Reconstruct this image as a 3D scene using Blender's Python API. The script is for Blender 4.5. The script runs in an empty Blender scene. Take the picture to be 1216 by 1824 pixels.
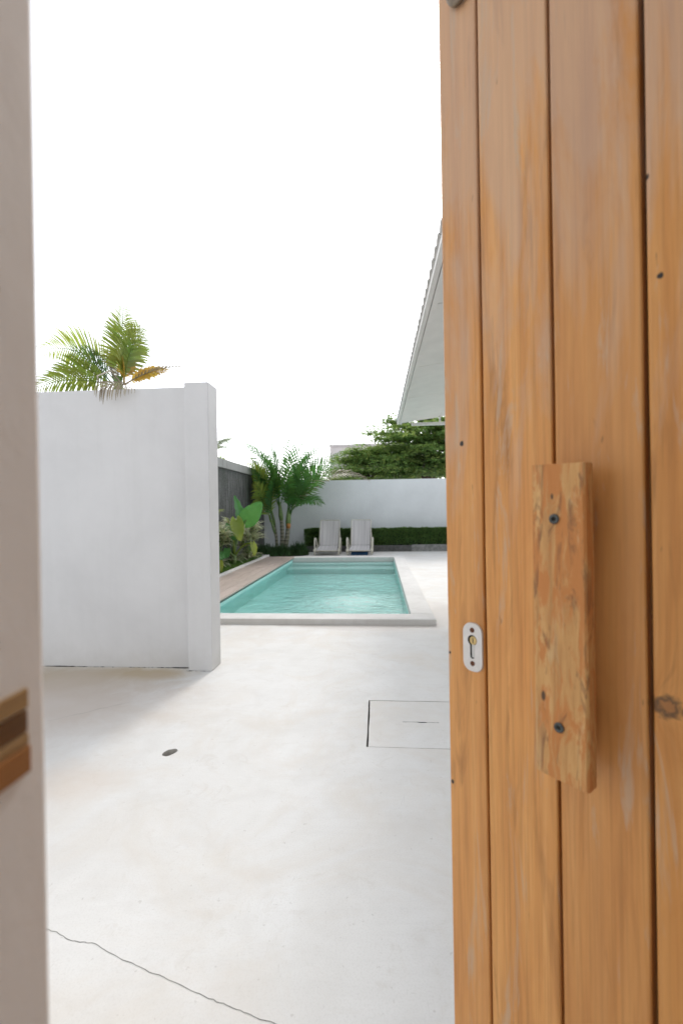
import bpy, bmesh, math, random
from mathutils import Vector, Matrix, noise
random.seed(7)
SC = bpy.context.scene
COL = SC.collection
rad = math.radians

# ------------------------------------------------------------------ camera
YAW, PITCH, ROLL = rad(4.56), rad(-0.4), rad(0.8)
EYE = Vector((0, 0, 1.2))
fwd = Vector((-math.sin(YAW)*math.cos(PITCH), math.cos(YAW)*math.cos(PITCH), math.sin(PITCH)))
r0 = Vector((math.cos(YAW), math.sin(YAW), 0)); u0 = r0.cross(fwd)
rt = r0*math.cos(ROLL) - u0*math.sin(ROLL); up = r0*math.sin(ROLL) + u0*math.cos(ROLL)
cam = bpy.data.cameras.new('camera'); camo = bpy.data.objects.new('camera', cam); COL.objects.link(camo)
M = Matrix((rt, up, -fwd)).transposed().to_4x4(); M.translation = EYE; camo.matrix_world = M
cam.sensor_fit = 'VERTICAL'; cam.sensor_height = 36; cam.lens = 840/1824*36
cam.clip_start = 0.02; cam.clip_end = 2000
cam.dof.use_dof = True; cam.dof.focus_distance = 1.8; cam.dof.aperture_fstop = 3.4
SC.camera = camo

# ------------------------------------------------------------------ sky, sun, exposure
SUN_AZ, SUN_EL = rad(9.0), rad(41)
w = bpy.data.worlds.new('World'); SC.world = w; w.use_nodes = True
nt = w.node_tree; bgn = nt.nodes['Background']
sky = nt.nodes.new('ShaderNodeTexSky'); sky.sky_type = 'NISHITA'; sky.sun_disc = False
sky.sun_elevation = SUN_EL; sky.sun_rotation = SUN_AZ
sky.air_density = 1.0; sky.dust_density = 1.2; sky.ozone_density = 1.5
hz = nt.nodes.new('ShaderNodeHueSaturation'); hz.inputs['Saturation'].default_value = .22   # humid, milky air
nt.links.new(sky.outputs[0], hz.inputs['Color']); nt.links.new(hz.outputs[0], bgn.inputs[0]); bgn.inputs[1].default_value = 0.15
sl = bpy.data.lights.new('sun', 'SUN'); sl.energy = 0.5; sl.angle = rad(10); sl.color = (1, .95, .88)
slo = bpy.data.objects.new('sun', sl); COL.objects.link(slo)
sd = Vector((math.sin(SUN_AZ)*math.cos(SUN_EL), math.cos(SUN_AZ)*math.cos(SUN_EL), math.sin(SUN_EL)))
slo.rotation_euler = sd.to_track_quat('Z', 'Y').to_euler(); slo.location = (4, 20, 20)
SC.view_settings.view_transform = 'Standard'; SC.view_settings.look = 'None'
SC.view_settings.exposure = 1.1; SC.view_settings.gamma = 1.0

# ------------------------------------------------------------------ helpers
def tag(o, label=None, cat=None, group=None, kind=None):
    if label: o['label'] = label
    if cat: o['category'] = cat
    if group: o['group'] = group
    if kind: o['kind'] = kind
    return o
def empty(name, loc=(0, 0, 0), rz=0):
    o = bpy.data.objects.new(name, None); COL.objects.link(o)
    o.location = loc; o.rotation_euler = (0, 0, rz); o.empty_display_size = .1
    return o

class MB:
    def __init__(s): s.v = []; s.f = []; s.m = []
    def face(s, pts, mat=0):
        n = len(s.v); s.v += [tuple(p) for p in pts]; s.f.append(tuple(range(n, n+len(pts)))); s.m.append(mat)
    def box(s, a, b, mat=0):
        n = len(s.v)
        for z in (a[2], b[2]):
            s.v += [(a[0], a[1], z), (b[0], a[1], z), (b[0], b[1], z), (a[0], b[1], z)]
        for q in ((0,3,2,1), (4,5,6,7), (0,1,5,4), (1,2,6,5), (2,3,7,6), (3,0,4,7)):
            s.f.append(tuple(n+i for i in q)); s.m.append(mat)
    def tube(s, pts, r, k=8, mat=0, cap=True):
        pts = [Vector(p) for p in pts]; n = len(s.v); N = len(pts)
        rs = r if isinstance(r, (list, tuple)) else [r]*N
        ref = None
        for i, p in enumerate(pts):
            t = (pts[min(i+1, N-1)] - pts[max(i-1, 0)]).normalized()
            if ref is None: ref = t.orthogonal().normalized()
            ref = (ref - t*ref.dot(t)).normalized(); b = t.cross(ref)
            for j in range(k):
                a = 2*math.pi*j/k
                s.v.append(tuple(p + (ref*math.cos(a) + b*math.sin(a))*rs[i]))
        for i in range(N-1):
            for j in range(k):
                a, b = n+i*k+j, n+i*k+(j+1) % k
                s.f.append((a, b, b+k, a+k)); s.m.append(mat)
        if cap:
            s.f.append(tuple(n+j for j in range(k))[::-1]); s.m.append(mat)
            s.f.append(tuple(n+(N-1)*k+j for j in range(k))); s.m.append(mat)
    def grid(s, rows, mat=0, matf=None):
        n = len(s.v); c = len(rows[0])
        for r in rows: s.v += [tuple(p) for p in r]
        for i in range(len(rows)-1):
            for j in range(c-1):
                a = n+i*c+j
                s.f.append((a, a+1, a+c+1, a+c)); s.m.append(matf(i, j) if matf else mat)
    def build(s, name, mats, parent=None, smooth=False, bevel=0, seg=2):
        me = bpy.data.meshes.new(name); me.from_pydata(s.v, [], s.f)
        if not isinstance(mats, (list, tuple)): mats = [mats]
        for m in mats: me.materials.append(m)
        me.polygons.foreach_set('material_index', s.m)
        me.polygons.foreach_set('use_smooth', [smooth]*len(s.f)); me.update()
        if bevel:
            bm = bmesh.new(); bm.from_mesh(me)
            bmesh.ops.remove_doubles(bm, verts=bm.verts, dist=1e-5)
            bmesh.ops.bevel(bm, geom=bm.edges[:], offset=bevel, segments=seg, affect='EDGES', profile=.6)
            bm.to_mesh(me); bm.free()
        o = bpy.data.objects.new(name, me); COL.objects.link(o)
        if parent: o.parent = parent
        return o

def sheet_with_holes(name, outer, holes, z, depth, mats, parent=None, bottoms=()):
    """a flat sheet with openings; each opening has side walls going down by depth"""
    bm = bmesh.new(); E = []
    for loop in [outer]+holes:
        vs = [bm.verts.new((x, y, z)) for x, y in loop]
        E += [bm.edges.new((vs[i], vs[(i+1) % len(vs)])) for i in range(len(vs))]
    bmesh.ops.triangle_fill(bm, edges=E, use_beauty=True)
    for f in bm.faces:
        f.normal_update()
        if f.normal.z < 0: f.normal_flip()
    for h, d in zip(holes, depth):
        if not d: continue
        n = len(h)
        a = [bm.verts.new((x, y, z)) for x, y in h]; b = [bm.verts.new((x, y, z-d)) for x, y in h]
        for i in range(n):
            f = bm.faces.new((a[i], a[(i+1) % n], b[(i+1) % n], b[i])); f.material_index = min(1, len(mats)-1)
    me = bpy.data.meshes.new(name); bm.to_mesh(me); bm.free()
    for m in mats: me.materials.append(m)
    o = bpy.data.objects.new(name, me); COL.objects.link(o)
    if parent: o.parent = parent
    return o

# ------------------------------------------------------------------ materials
class NM:
    """small node-tree writer"""
    def __init__(s, name):
        s.m = bpy.data.materials.new(name); s.m.use_nodes = True
        s.t = s.m.node_tree; s.b = s.t.nodes['Principled BSDF']; s.out = s.t.nodes['Material Output']
    def n(s, typ, **kw):
        nd = s.t.nodes.new('ShaderNode'+typ)
        for k, v in kw.items():
            if k.startswith('i_'):
                key = k[2:]; key = int(key) if key.isdigit() else key.replace('_', ' ')
                s.put(nd.inputs[key], v)
            else: setattr(nd, k, v)
        return nd
    def put(s, sock, v):
        if hasattr(v, 'is_linked') or isinstance(v, bpy.types.NodeSocket): s.t.links.new(v, sock)
        else: sock.default_value = v
    def co(s, scale=(1, 1, 1), loc=(0, 0, 0), kind='Object'):
        tc = s.n('TexCoord'); mp = s.n('Mapping'); s.put(mp.inputs['Vector'], tc.outputs[kind])
        mp.inputs['Scale'].default_value = scale; mp.inputs['Location'].default_value = loc
        return mp.outputs[0]
    def noise(s, vec, scale=5, detail=4, rough=.55, dist=0):
        nd = s.n('TexNoise'); s.put(nd.inputs['Vector'], vec)
        nd.inputs['Scale'].default_value = scale; nd.inputs['Detail'].default_value = detail
        nd.inputs['Roughness'].default_value = rough; nd.inputs['Distortion'].default_value = dist
        return nd.outputs[0]
    def ramp(s, fac, stops):
        nd = s.n('ValToRGB'); s.put(nd.inputs[0], fac); e = nd.color_ramp.elements
        while len(e) < len(stops): e.new(.5)
        for el, (p, c) in zip(e, stops):
            el.position = p; el.color = (c, c, c, 1) if isinstance(c, (int, float)) else (*c, 1)
        return nd.outputs[0]
    def mix(s, fac, a, b, mode='MIX'):
        nd = s.n('MixRGB', blend_type=mode); s.put(nd.inputs[0], fac)
        for i, c in ((1, a), (2, b)):
            s.put(nd.inputs[i], (*c, 1) if isinstance(c, tuple) and len(c) == 3 else c)
        return nd.outputs[0]
    def math(s, op, a, b=0.0, c=None):
        nd = s.n('Math', operation=op); s.put(nd.inputs[0], a); s.put(nd.inputs[1], b)
        if c is not None: s.put(nd.inputs[2], c)
        return nd.outputs[0]
    def bump(s, h, strength=.2, dist=.01, normal=None):
        nd = s.n('Bump'); s.put(nd.inputs['Height'], h); nd.inputs['Strength'].default_value = strength
        nd.inputs['Distance'].default_value = dist
        if normal: s.put(nd.inputs['Normal'], normal)
        s.put(s.b.inputs['Normal'], nd.outputs[0]); return nd.outputs[0]
    def set(s, color=None, rough=None, spec=None, metal=None):
        if color is not None: s.put(s.b.inputs['Base Color'], (*color, 1) if isinstance(color, tuple) else color)
        if rough is not None: s.put(s.b.inputs['Roughness'], rough)
        if spec is not None: s.b.inputs['Specular IOR Level'].default_value = spec
        if metal is not None: s.b.inputs['Metallic'].default_value = metal
        return s.m
    def dist(s, vec, p, sc=(1, 1, 1)):
        """distance of the point to p, axes stretched by sc"""
        a = s.n('VectorMath', operation='SUBTRACT'); s.put(a.inputs[0], vec); a.inputs[1].default_value = p
        b = s.n('VectorMath', operation='MULTIPLY'); s.put(b.inputs[0], a.outputs[0]); b.inputs[1].default_value = sc
        c = s.n('VectorMath', operation='LENGTH'); s.put(c.inputs[0], b.outputs[0]); return c.outputs['Value']

def plain(name, col, rough=.6, metal=0, spec=.5, var=.12, scale=30):
    N = NM(name); k = N.noise(N.co(), scale, 3)
    lo = tuple(c*(1-var) for c in col); hi = tuple(min(1, c*(1+var)) for c in col)
    return N.set(N.ramp(k, [(.3, lo), (.7, hi)]), rough, spec, metal)

def mat_concrete_floor():
    N = NM('white_concrete'); v = N.co()
    big = N.noise(v, .9, 5, .6, .3); mid = N.noise(v, 4.5, 6, .65, .5); fine = N.noise(v, 60, 3, .6)
    c = N.ramp(big, [(.3, (.70, .685, .655)), (.5, (.75, .738, .71)), (.72, (.79, .78, .76))])
    c = N.mix(N.ramp(mid, [(.45, 0.0), (.72, .5)]), c, (.64, .62, .585))
    c = N.mix(N.ramp(N.noise(v, 2.2, 3, .5, 1.2), [(.55, 0.0), (.7, .35)]), c, (.82, .82, .81))
    # trowel sweeps
    sw = N.noise(N.co((1.2, 9, 1), (0, 0, 0)), 2.0, 4, .6, 1.5)
    c = N.mix(N.ramp(sw, [(.5, 0.0), (.75, .25)]), c, (.66, .645, .615))
    # fine specks and pits
    sp = N.ramp(N.noise(v, 38, 2, .7), [(.68, 0.0), (.74, 1.0)])
    c = N.mix(N.math('MULTIPLY', sp, .4), c, (.42, .39, .35))
    gr_ = N.noise(v, 170, 3, .7); c = N.mix(N.ramp(gr_, [(.48, 0.0), (.72, .3)]), c, (.55, .53, .49))
    sc = N.ramp(N.noise(N.co((14, 3, 1), (2, 1, 0)), 1.6, 4, .7, 2.2), [(.66, 0.0), (.69, .4), (.72, 0.0)])
    c = N.mix(sc, c, (.56, .54, .50))
    wm_ = N.noise(N.co((1, 1, 1), (5, 3, 0)), 1.7, 6, .68, .9)
    c = N.mix(N.ramp(wm_, [(.46, 0.0), (.70, .55)]), c, (.66, .60, .52))
    bt = N.noise(N.co((1, 1, 1), (1, 8, 0)), 9, 5, .7, 1.0)
    c = N.mix(N.ramp(bt, [(.58, 0.0), (.72, .35)]), c, (.58, .54, .48))
    # ochre and brown weather stains along the foot of the garden wall
    st = N.noise(v, 3.0, 5, .7, .8)
    def stain(p, sc, col, amt, cc):
        d = N.math('ADD', N.dist(v, p, sc), N.math('MULTIPLY_ADD', st, .9, -.45))
        m = N.ramp(d, [(.35, amt), (1.0, 0.0)])
        return N.mix(m, cc, col)
    c = stain((-2.35, 3.2, 0), (1.0, 2.2, 1), (.50, .41, .30), .9, c)
    c = stain((-1.75, 3.36, 0), (2.2, 6, 1), (.48, .37, .22), .8, c)
    c = stain((-1.4, 2.0, 0), (3.2, 4.5, 1), (.66, .56, .47), .4, c)
    c = stain((-2.0, 2.8, 0), (1.1, 1.6, 1), (.58, .50, .43), .75, c)  # stain that also paints in the beige tone of the wall's shaded floor
    # damp strip splashed in front of the pool
    dmp = N.math('ADD', N.dist(v, (-.1, 4.84, 0), (.75, 3.2, 1)), N.math('MULTIPLY_ADD', N.noise(v, 2.5, 5, .6, .5), .7, -.35))
    damp = N.ramp(dmp, [(.55, 1.0), (.8, 0.0)])
    d2 = N.math('ADD', N.dist(v, (.75, 5.3, 0), (3.2, 1.0, 1)), N.math('MULTIPLY_ADD', N.noise(v, 2.5, 5, .6, .5), .7, -.35))
    damp = N.math('MAXIMUM', damp, N.ramp(d2, [(.5, 1.0), (.8, 0.0)]))
    c = N.mix(N.math('MULTIPLY', damp, .7), c, (.53, .48, .44))
    r = N.math('MULTIPLY_ADD', damp, -.25, .62)
    N.bump(N.math('ADD', N.math('MULTIPLY', mid, .6), N.math('MULTIPLY', fine, .2)), .25, .01)
    return N.set(c, r, .35)

def mat_plaster(name='white_plaster', base=(.68, .668, .66), dirt=.25, streak=.13, stain=(.5, .49, .46), bs=.2):
    N = NM(name); v = N.co()
    big = N.noise(v, 1.1, 5, .6, .3)
    c = N.ramp(big, [(.3, tuple(x*.92 for x in base)), (.7, tuple(min(.85, x*1.05) for x in base))])
    s = N.noise(N.co((3.5, 3.5, .35)), 3.0, 5, .65, .2)
    c = N.mix(N.ramp(s, [(.5, 0.0), (.8, streak)]), c, stain)
    # splash dirt above the ground, broken by noise
    sx = N.n('SeparateXYZ'); N.put(sx.inputs[0], N.co(kind='Object'))
    h = N.math('ADD', sx.outputs['Z'], N.math('MULTIPLY_ADD', N.noise(v, 4, 5, .7), .35, -.175))
    c = N.mix(N.ramp(h, [(.0, dirt), (.16, 0.0)]), c, (.42, .39, .34))
    N.bump(N.math('ADD', N.noise(v, 9, 4, .6), N.math('MULTIPLY', N.noise(v, 120, 2), .15)), bs, .02)
    return N.set(c, .75, .3)

def mat_dark_wall():
    N = NM('weathered_concrete'); v = N.co()
    s = N.noise(N.co((5, 5, .45)), 3, 6, .7, .3); k = N.noise(v, 22, 5, .75)
    c = N.ramp(s, [(.32, (.035, .037, .036)), (.5, (.085, .085, .08)), (.68, (.19, .19, .185))])
    c = N.mix(N.ramp(k, [(.45, 0.0), (.7, .5)]), c, (.22, .22, .215))
    c = N.mix(N.ramp(N.noise(v, 1.5, 4), [(.5, 0.0), (.75, .5)]), c, (.07, .085, .06))
    N.bump(k, .6, .03)
    return N.set(c, .9, .2)

def mat_wood(name, c0, c1, c2, knots=(), holes=(), worn=.35, coat=.0, seed_from_object=True, streak=1.0, wornc=(.52, .42, .33), haze_glow=0):
    """planed, varnished boards; grain runs along Z, each board its own grain"""
    N = NM(name); tc = N.n('TexCoord'); v = tc.outputs['Object']
    off = N.n('VectorMath', operation='ADD'); N.put(off.inputs[0], v)
    oi = N.n('ObjectInfo'); cm = N.n('CombineXYZ')
    rr = N.math('MULTIPLY', oi.outputs['Random'], 37.0 if seed_from_object else 0.0)
    N.put(cm.inputs[0], rr); N.put(cm.inputs[2], rr); N.put(off.inputs[1], cm.outputs[0])
    # grain flows round the knots
    pull = None
    for (p, r) in knots:
        d = N.dist(v, p, (1/r, 1/r, .55/r))
        g = N.math('DIVIDE', 1.0, N.math('MULTIPLY_ADD', N.math('MULTIPLY', d, d), 1.0, .6))
        pull = g if pull is None else N.math('ADD', pull, g)
    vec = off.outputs[0]
    def st(sx, sz):
        m = N.n('VectorMath', operation='MULTIPLY'); N.put(m.inputs[0], vec); m.inputs[1].default_value = (sx, sx, sz)
        if pull is None: return m.outputs[0]
        a = N.n('VectorMath', operation='ADD'); N.put(a.inputs[0], m.outputs[0])
        cc = N.n('CombineXYZ'); N.put(cc.inputs[0], N.math('MULTIPLY', pull, .6)); N.put(a.inputs[1], cc.outputs[0]); return a.outputs[0]
    g1 = N.noise(st(26, .9), 1.6, 6, .62, .5); g2 = N.noise(st(120, 2.2), 1.5, 4, .6, .3); g3 = N.noise(st(5, .7), 1.2, 3, .5, .4)
    c = N.ramp(g1, [(.28, c2), (.48, c1), (.72, c0)])
    c = N.mix(N.math('MULTIPLY', N.ramp(g2, [(.45, 0.0), (.75, .45)]), streak), c, tuple(x*.6 for x in c2))
    c = N.mix(N.ramp(g3, [(.4, 0.0), (.72, .55)]), c, tuple(a*.5+b*.5 for a, b in zip(c0, c1)))
    bl = N.noise(st(14, 3.2), 1.0, 5, .6, .8)
    c = N.mix(N.ramp(bl, [(.45, 0.0), (.75, .5)]), c, c2)
    sm = N.noise(st(20, 2.0), 1.0, 4, .6, 1.4)
    c = N.mix(N.ramp(sm, [(.57, 0.0), (.70, .6)]), c, tuple(x*.62 for x in c2))
    # board-to-board tone
    tone = N.math('MULTIPLY_ADD', oi.outputs['Random'], .10, .90)
    hs = N.n('HueSaturation'); N.put(hs.inputs['Color'], c); N.put(hs.inputs['Value'], tone); c = N.mix(1.0, hs.outputs[0], oi.outputs['Color'], 'MULTIPLY')
    # hazy backlight glow painted as pale, broken patches, denser towards the top
    if haze_glow:
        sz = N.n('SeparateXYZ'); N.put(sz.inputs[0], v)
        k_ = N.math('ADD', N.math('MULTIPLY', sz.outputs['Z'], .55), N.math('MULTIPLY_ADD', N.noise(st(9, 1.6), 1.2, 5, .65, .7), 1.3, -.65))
        c = N.mix(N.ramp(k_, [(.76, 0.0), (1.25, haze_glow)]), c, (.56, .41, .31))
    # worn patches where the varnish has gone grey
    wn = N.noise(st(22, 3.0), 1.1, 5, .65, .6)
    wm = N.ramp(wn, [(.58, 0.0), (.66, 1.0)])
    c = N.mix(N.math('MULTIPLY', wm, worn), c, wornc)
    # little dents and dark ticks
    tk = N.ramp(N.noise(st(60, 14), 1.4, 2, .5), [(.73, 0.0), (.78, 1.0)])
    c = N.mix(N.math('MULTIPLY', tk, .5), c, (.10, .055, .025))
    for (p, r) in knots:
        d = N.math('ADD', N.dist(v, p, (.8/r, 1/r, 1.1/r)), N.math('MULTIPLY_ADD', N.noise(v, 75, 4, .7, 1.0), 1.5, -.75))
        c = N.mix(N.ramp(d, [(.0, .75), (.3, .7), (.55, .85), (.85, .4), (1.2, 0.0)]), c, N.mix(N.ramp(d, [(.3, 0.0), (.55, 1.0)]), (.30, .12, .035), (.045, .03, .016)))
    for (p, r) in holes:
        d = N.math('ADD', N.dist(v, p, (1/r, 1/r, .9/r)), N.math('MULTIPLY_ADD', N.noise(v, 160, 3), .8, -.4))
        c = N.mix(N.ramp(d, [(.7, 1.0), (1.0, 0.0)]), c, (.018, .012, .008))
    N.bump(N.math('ADD', N.math('MULTIPLY', g2, .5), N.math('MULTIPLY', wm, -.4)), .22, .003)
    rg = N.math('MULTIPLY_ADD', wm, .25, .42)
    N.b.inputs['Coat Weight'].default_value = coat; N.b.inputs['Coat Roughness'].default_value = .3
    return N.set(c, rg, .4)

def mat_leaf(name, lo, hi, trans=.35, scale=6, rough=.45):
    N = NM(name); k = N.noise(N.co(), scale, 4, .6)
    oi = N.n('NewGeometry')
    c = N.ramp(k, [(.3, lo), (.7, hi)])
    rp = N.math('MULTIPLY_ADD', oi.outputs['Random Per Island'], .7, .65)
    hs = N.n('HueSaturation'); N.put(hs.inputs['Color'], c); N.put(hs.inputs['Value'], rp)
    N.put(hs.inputs['Hue'], N.math('MULTIPLY_ADD', oi.outputs['Random Per Island'], .035, .48)); c = hs.outputs[0]
    N.set(c, rough, .4)
    tr = N.n('BsdfTranslucent'); N.put(tr.inputs[0], N.mix(.5, c, (hi[0]*1.5, hi[1]*1.35, hi[2]*.6)))
    mx = N.n('MixShader'); mx.inputs[0].default_value = trans
    N.put(mx.inputs[1], N.b.outputs[0]); N.put(mx.inputs[2], tr.outputs[0]); N.put(N.out.inputs[0], mx.outputs[0])
    return N.m

def mat_stem():
    N = NM('ringed_palm_stem'); v = N.co()
    sx = N.n('SeparateXYZ'); N.put(sx.inputs[0], v)
    z = N.math('MULTIPLY_ADD', N.noise(v, 3, 2), .05, sx.outputs['Z'])
    ring = N.math('FRACT', N.math('MULTIPLY', z, 10.5))
    c = N.ramp(ring, [(.0, (.07, .06, .045)), (.18, (.10, .09, .06)), (.3, (.33, .31, .25)), (.9, (.24, .23, .17))])
    c = N.mix(N.ramp(N.noise(v, 12, 4), [(.4, 0.0), (.7, .5)]), c, (.14, .16, .08))
    N.bump(ring, .5, .01); return N.set(c, .75, .3)

def mat_water():
    N = NM('pool_water'); v = N.co()
    # general small ripples plus a livelier patch where the inlet jet breaks the surface
    r1 = N.noise(N.co((1, .8, 1)), 7, 4, .6, .6); r2 = N.noise(N.co((1, 1.3, 1)), 6, 4, .6, .8)
    dj = N.math('ADD', N.dist(v, (-.45, 6.2, 0), (1.0, .8, 1)), N.math('MULTIPLY_ADD', N.noise(v, 1.8, 3), .7, -.35))
    jet = N.ramp(dj, [(.1, 1.0), (.95, 0.0)])
    h = N.math('ADD', N.math('MULTIPLY', r1, .35), N.math('MULTIPLY', r2, N.math('MULTIPLY_ADD', jet, .8, .06)))
    bp = N.n('Bump'); N.put(bp.inputs['Height'], h); bp.inputs['Strength'].default_value = 1.0; bp.inputs['Distance'].default_value = .09
    t = N.n('BsdfTransparent'); t.inputs[0].default_value = (.80, .965, .95, 1)
    g = N.n('BsdfGlossy'); N.put(g.inputs['Roughness'], N.math('MULTIPLY_ADD', jet, .32, .05)); N.put(g.inputs['Normal'], bp.outputs[0])
    fr = N.n('Fresnel'); fr.inputs[0].default_value = 1.33; N.put(fr.inputs['Normal'], bp.outputs[0])
    mx = N.n('MixShader'); N.put(mx.inputs[0], N.math('MULTIPLY', fr.outputs[0], .85))
    N.put(mx.inputs[1], t.outputs[0]); N.put(mx.inputs[2], g.outputs[0]); N.put(N.out.inputs[0], mx.outputs[0])
    return N.m

FLOOR = mat_concrete_floor()
PLASTER = mat_plaster()
PLASTER_FAR = mat_plaster('cool_white_plaster', (.70, .725, .735), .2, .15, (.62, .65, .65))
COPING = mat_plaster('pool_coping_concrete', (.78, .765, .74), .3, .35, (.55, .51, .47))
KERB = mat_plaster('grey_kerb_concrete', (.55, .53, .50), .3, .5, (.32, .31, .29))
PILLAR = mat_plaster('beige_gate_render', (.83, .84, .835), .1, .6, (.70, .69, .66), .09)
DARKWALL = mat_dark_wall()
CAPSTONE = mat_plaster('grey_cap_concrete', (.34, .335, .32), .0, .6, (.12, .12, .115))
POOLTEAL = plain('teal_pool_plaster', (.47, .765, .715), .6, var=.06, scale=3)
POOLPALE = plain('pale_pool_step', (.66, .83, .79), .6, var=.06, scale=4)
WATER = mat_water()
SOIL = plain('dark_soil', (.045, .035, .025), .95, var=.4, scale=25)
GRIME = plain('black_grime', (.035, .035, .028), .95, var=.4, scale=60)
CREAM = plain('cream_aluminium', (.60, .57, .48), .35, .0, .5, .06)
def mat_sling():
    N = NM('striped_sling_mesh'); v = N.co()
    s = N.noise(N.co((60, .4, .4)), 1.0, 3, .7)
    c = N.ramp(s, [(.35, (.42, .40, .40)), (.55, (.60, .58, .57)), (.75, (.70, .68, .66))])
    N.bump(N.noise(v, 260, 2), .2, .002); return N.set(c, .8, .3)
SLING = mat_sling()
BLUE = plain('blue_towel', (.02, .10, .22), .9, var=.25, scale=20)
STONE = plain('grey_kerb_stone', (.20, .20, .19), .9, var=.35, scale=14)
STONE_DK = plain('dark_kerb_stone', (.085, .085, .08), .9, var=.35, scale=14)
SOFFIT = plain('white_soffit', (.80, .77, .73), .7, var=.04, scale=5)
ROOFTILE = plain('pale_roof_tile', (.55, .53, .50), .8, var=.12, scale=9)
TRIM = plain('white_trim', (.74, .735, .72), .55, var=.04)
FARWALL = mat_plaster('pinkish_far_render', (.62, .575, .57), .1, .2, (.5, .46, .45))
DECKM = mat_wood('bleached_deck_board', (.60, .50, .44), (.54, .43, .37), (.42, .33, .28), worn=.3, wornc=(.6, .55, .5))
STEM = mat_stem()
BARK = plain('tree_bark', (.10, .075, .05), .9, var=.4, scale=12)
SHAFT = plain('green_crownshaft', (.13, .20, .06), .5, var=.2, scale=8)
HUSK = plain('orange_leaf_base', (.40, .18, .05), .7, var=.25)
PALMG = mat_leaf('palm_green', (.04, .125, .035), (.10, .235, .06), .42)
PALMY = mat_leaf('palm_yellow_green', (.15, .26, .04), (.32, .38, .09), .5)
PALMO = mat_leaf('palm_orange', (.46, .28, .05), (.60, .42, .10), .45)
PALMD = mat_leaf('palm_dry', (.25, .21, .15), (.36, .31, .24), .25)
PALMH = mat_leaf('palm_hazy', (.16, .21, .14), (.24, .29, .19), .4)
ALOC = mat_leaf('alocasia_green', (.06, .21, .06), (.12, .31, .10), .35, 4, .3)
ALOCY = mat_leaf('alocasia_yellow', (.28, .38, .08), (.38, .45, .12), .5, 4, .35)
STRAPG = mat_leaf('strap_green', (.10, .19, .05), (.17, .27, .09), .35)
STRAPC = mat_leaf('strap_cream', (.52, .54, .36), (.64, .64, .46), .3)
TREEL = mat_leaf('tree_leaf', (.13, .24, .085), (.24, .37, .14), .55)
TREEL2 = mat_leaf('tree_leaf_light', (.22, .33, .10), (.34, .44, .17), .55)
HEDGEL = mat_leaf('hedge_leaf', (.075, .16, .05), (.19, .31, .10), .45)
GRASSL = mat_leaf('ground_cover', (.06, .16, .03), (.14, .26, .05), .35)
DARKTUFT = mat_leaf('dark_tuft', (.02, .06, .018), (.045, .10, .03), .3)

# ================================================================== SETTING
# pool, cover and drain hole openings in one concrete sheet
PX0, PX1, PY0, PY1 = -2.05, .325, 5.12, 11.05        # inner pool
CVX0, CVX1, CVY0, CVY1 = -.080, .535, 2.365, 2.945   # access cover opening
def wob(pts, a, seed=0, n=8):
    out = []
    for i in range(len(pts)):
        p, q = Vector(pts[i]), Vector(pts[(i+1) % len(pts)])
        for k in range(n):
            t = p.lerp(q, k/n)
            out.append((t.x+noise.noise((t.x*9+seed, t.y*9, 1))*a, t.y+noise.noise((t.x*9, t.y*9+seed, 5))*a))
    return out
drain = []
for i in range(18):
    a = 2*math.pi*i/18; k = 1+.16*noise.noise((math.cos(a)*1.5, math.sin(a)*1.5, 3))
    drain.append((-1.052+.031*k*math.cos(a)+.010*math.sin(a), 2.262+.036*k*math.sin(a)))
cov_hole = wob([(CVX0, CVY0), (CVX1, CVY0), (CVX1, CVY1), (CVX0, CVY1)], .004)
BIG = 400
floor = sheet_with_holes('concrete_floor', [(-BIG, -BIG), (BIG, -BIG), (BIG, BIG), (-BIG, BIG)],
    [[(-2.30, 4.88), (.55, 4.88), (.55, 11.28), (-2.30, 11.28)], cov_hole, drain], 0, (0, .05, .035), [FLOOR, KERB])
tag(floor, kind='structure')
# hairline crack: a thin sunken-looking seam of grime across the slab
cr = [(-1.25, 1.372), (-1.10, 1.325), (-.962, 1.277), (-.87, 1.247), (-.811, 1.244), (-.698, 1.203), (-.554, 1.159), (-.42, 1.117), (-.329, 1.092), (-.244, 1.073), (-.05, 1.01), (.2, .95)]
b = MB(); L = []
for i in range(len(cr)-1):
    for k in range(10):
        t = k/10; x = cr[i][0]*(1-t)+cr[i+1][0]*t; y = cr[i][1]*(1-t)+cr[i+1][1]*t
        y += .006*noise.noise((x*22, 0, 2))+.0035*noise.noise((x*70, 3, 0)); wd = .0009+.0006*noise.noise((x*30, 9, 1))
        L.append((x, y, wd))
b.grid([[(x, y-wd, .0007) for x, y, wd in L], [(x, y+wd, .0007) for x, y, wd in L]])
CRACK = plain('crack_dirt', (.26, .25, .23), .95, var=.25, scale=40)
b.build('crack', CRACK, floor)
# shorter crack in the stained corner by the wall
b = MB(); L = []
for i in range(30):
    t = i/29; x = -1.92+.36*t; y = 2.56+.30*t+.02*noise.noise((t*6, 1, 1)); L.append((x, y, .0012*(1-abs(2*t-1))+.0004))
b.grid([[(x, y-wd, .0007) for x, y, wd in L], [(x, y+wd, .0007) for x, y, wd in L]])
b.build('crack', CRACK, floor)

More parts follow.
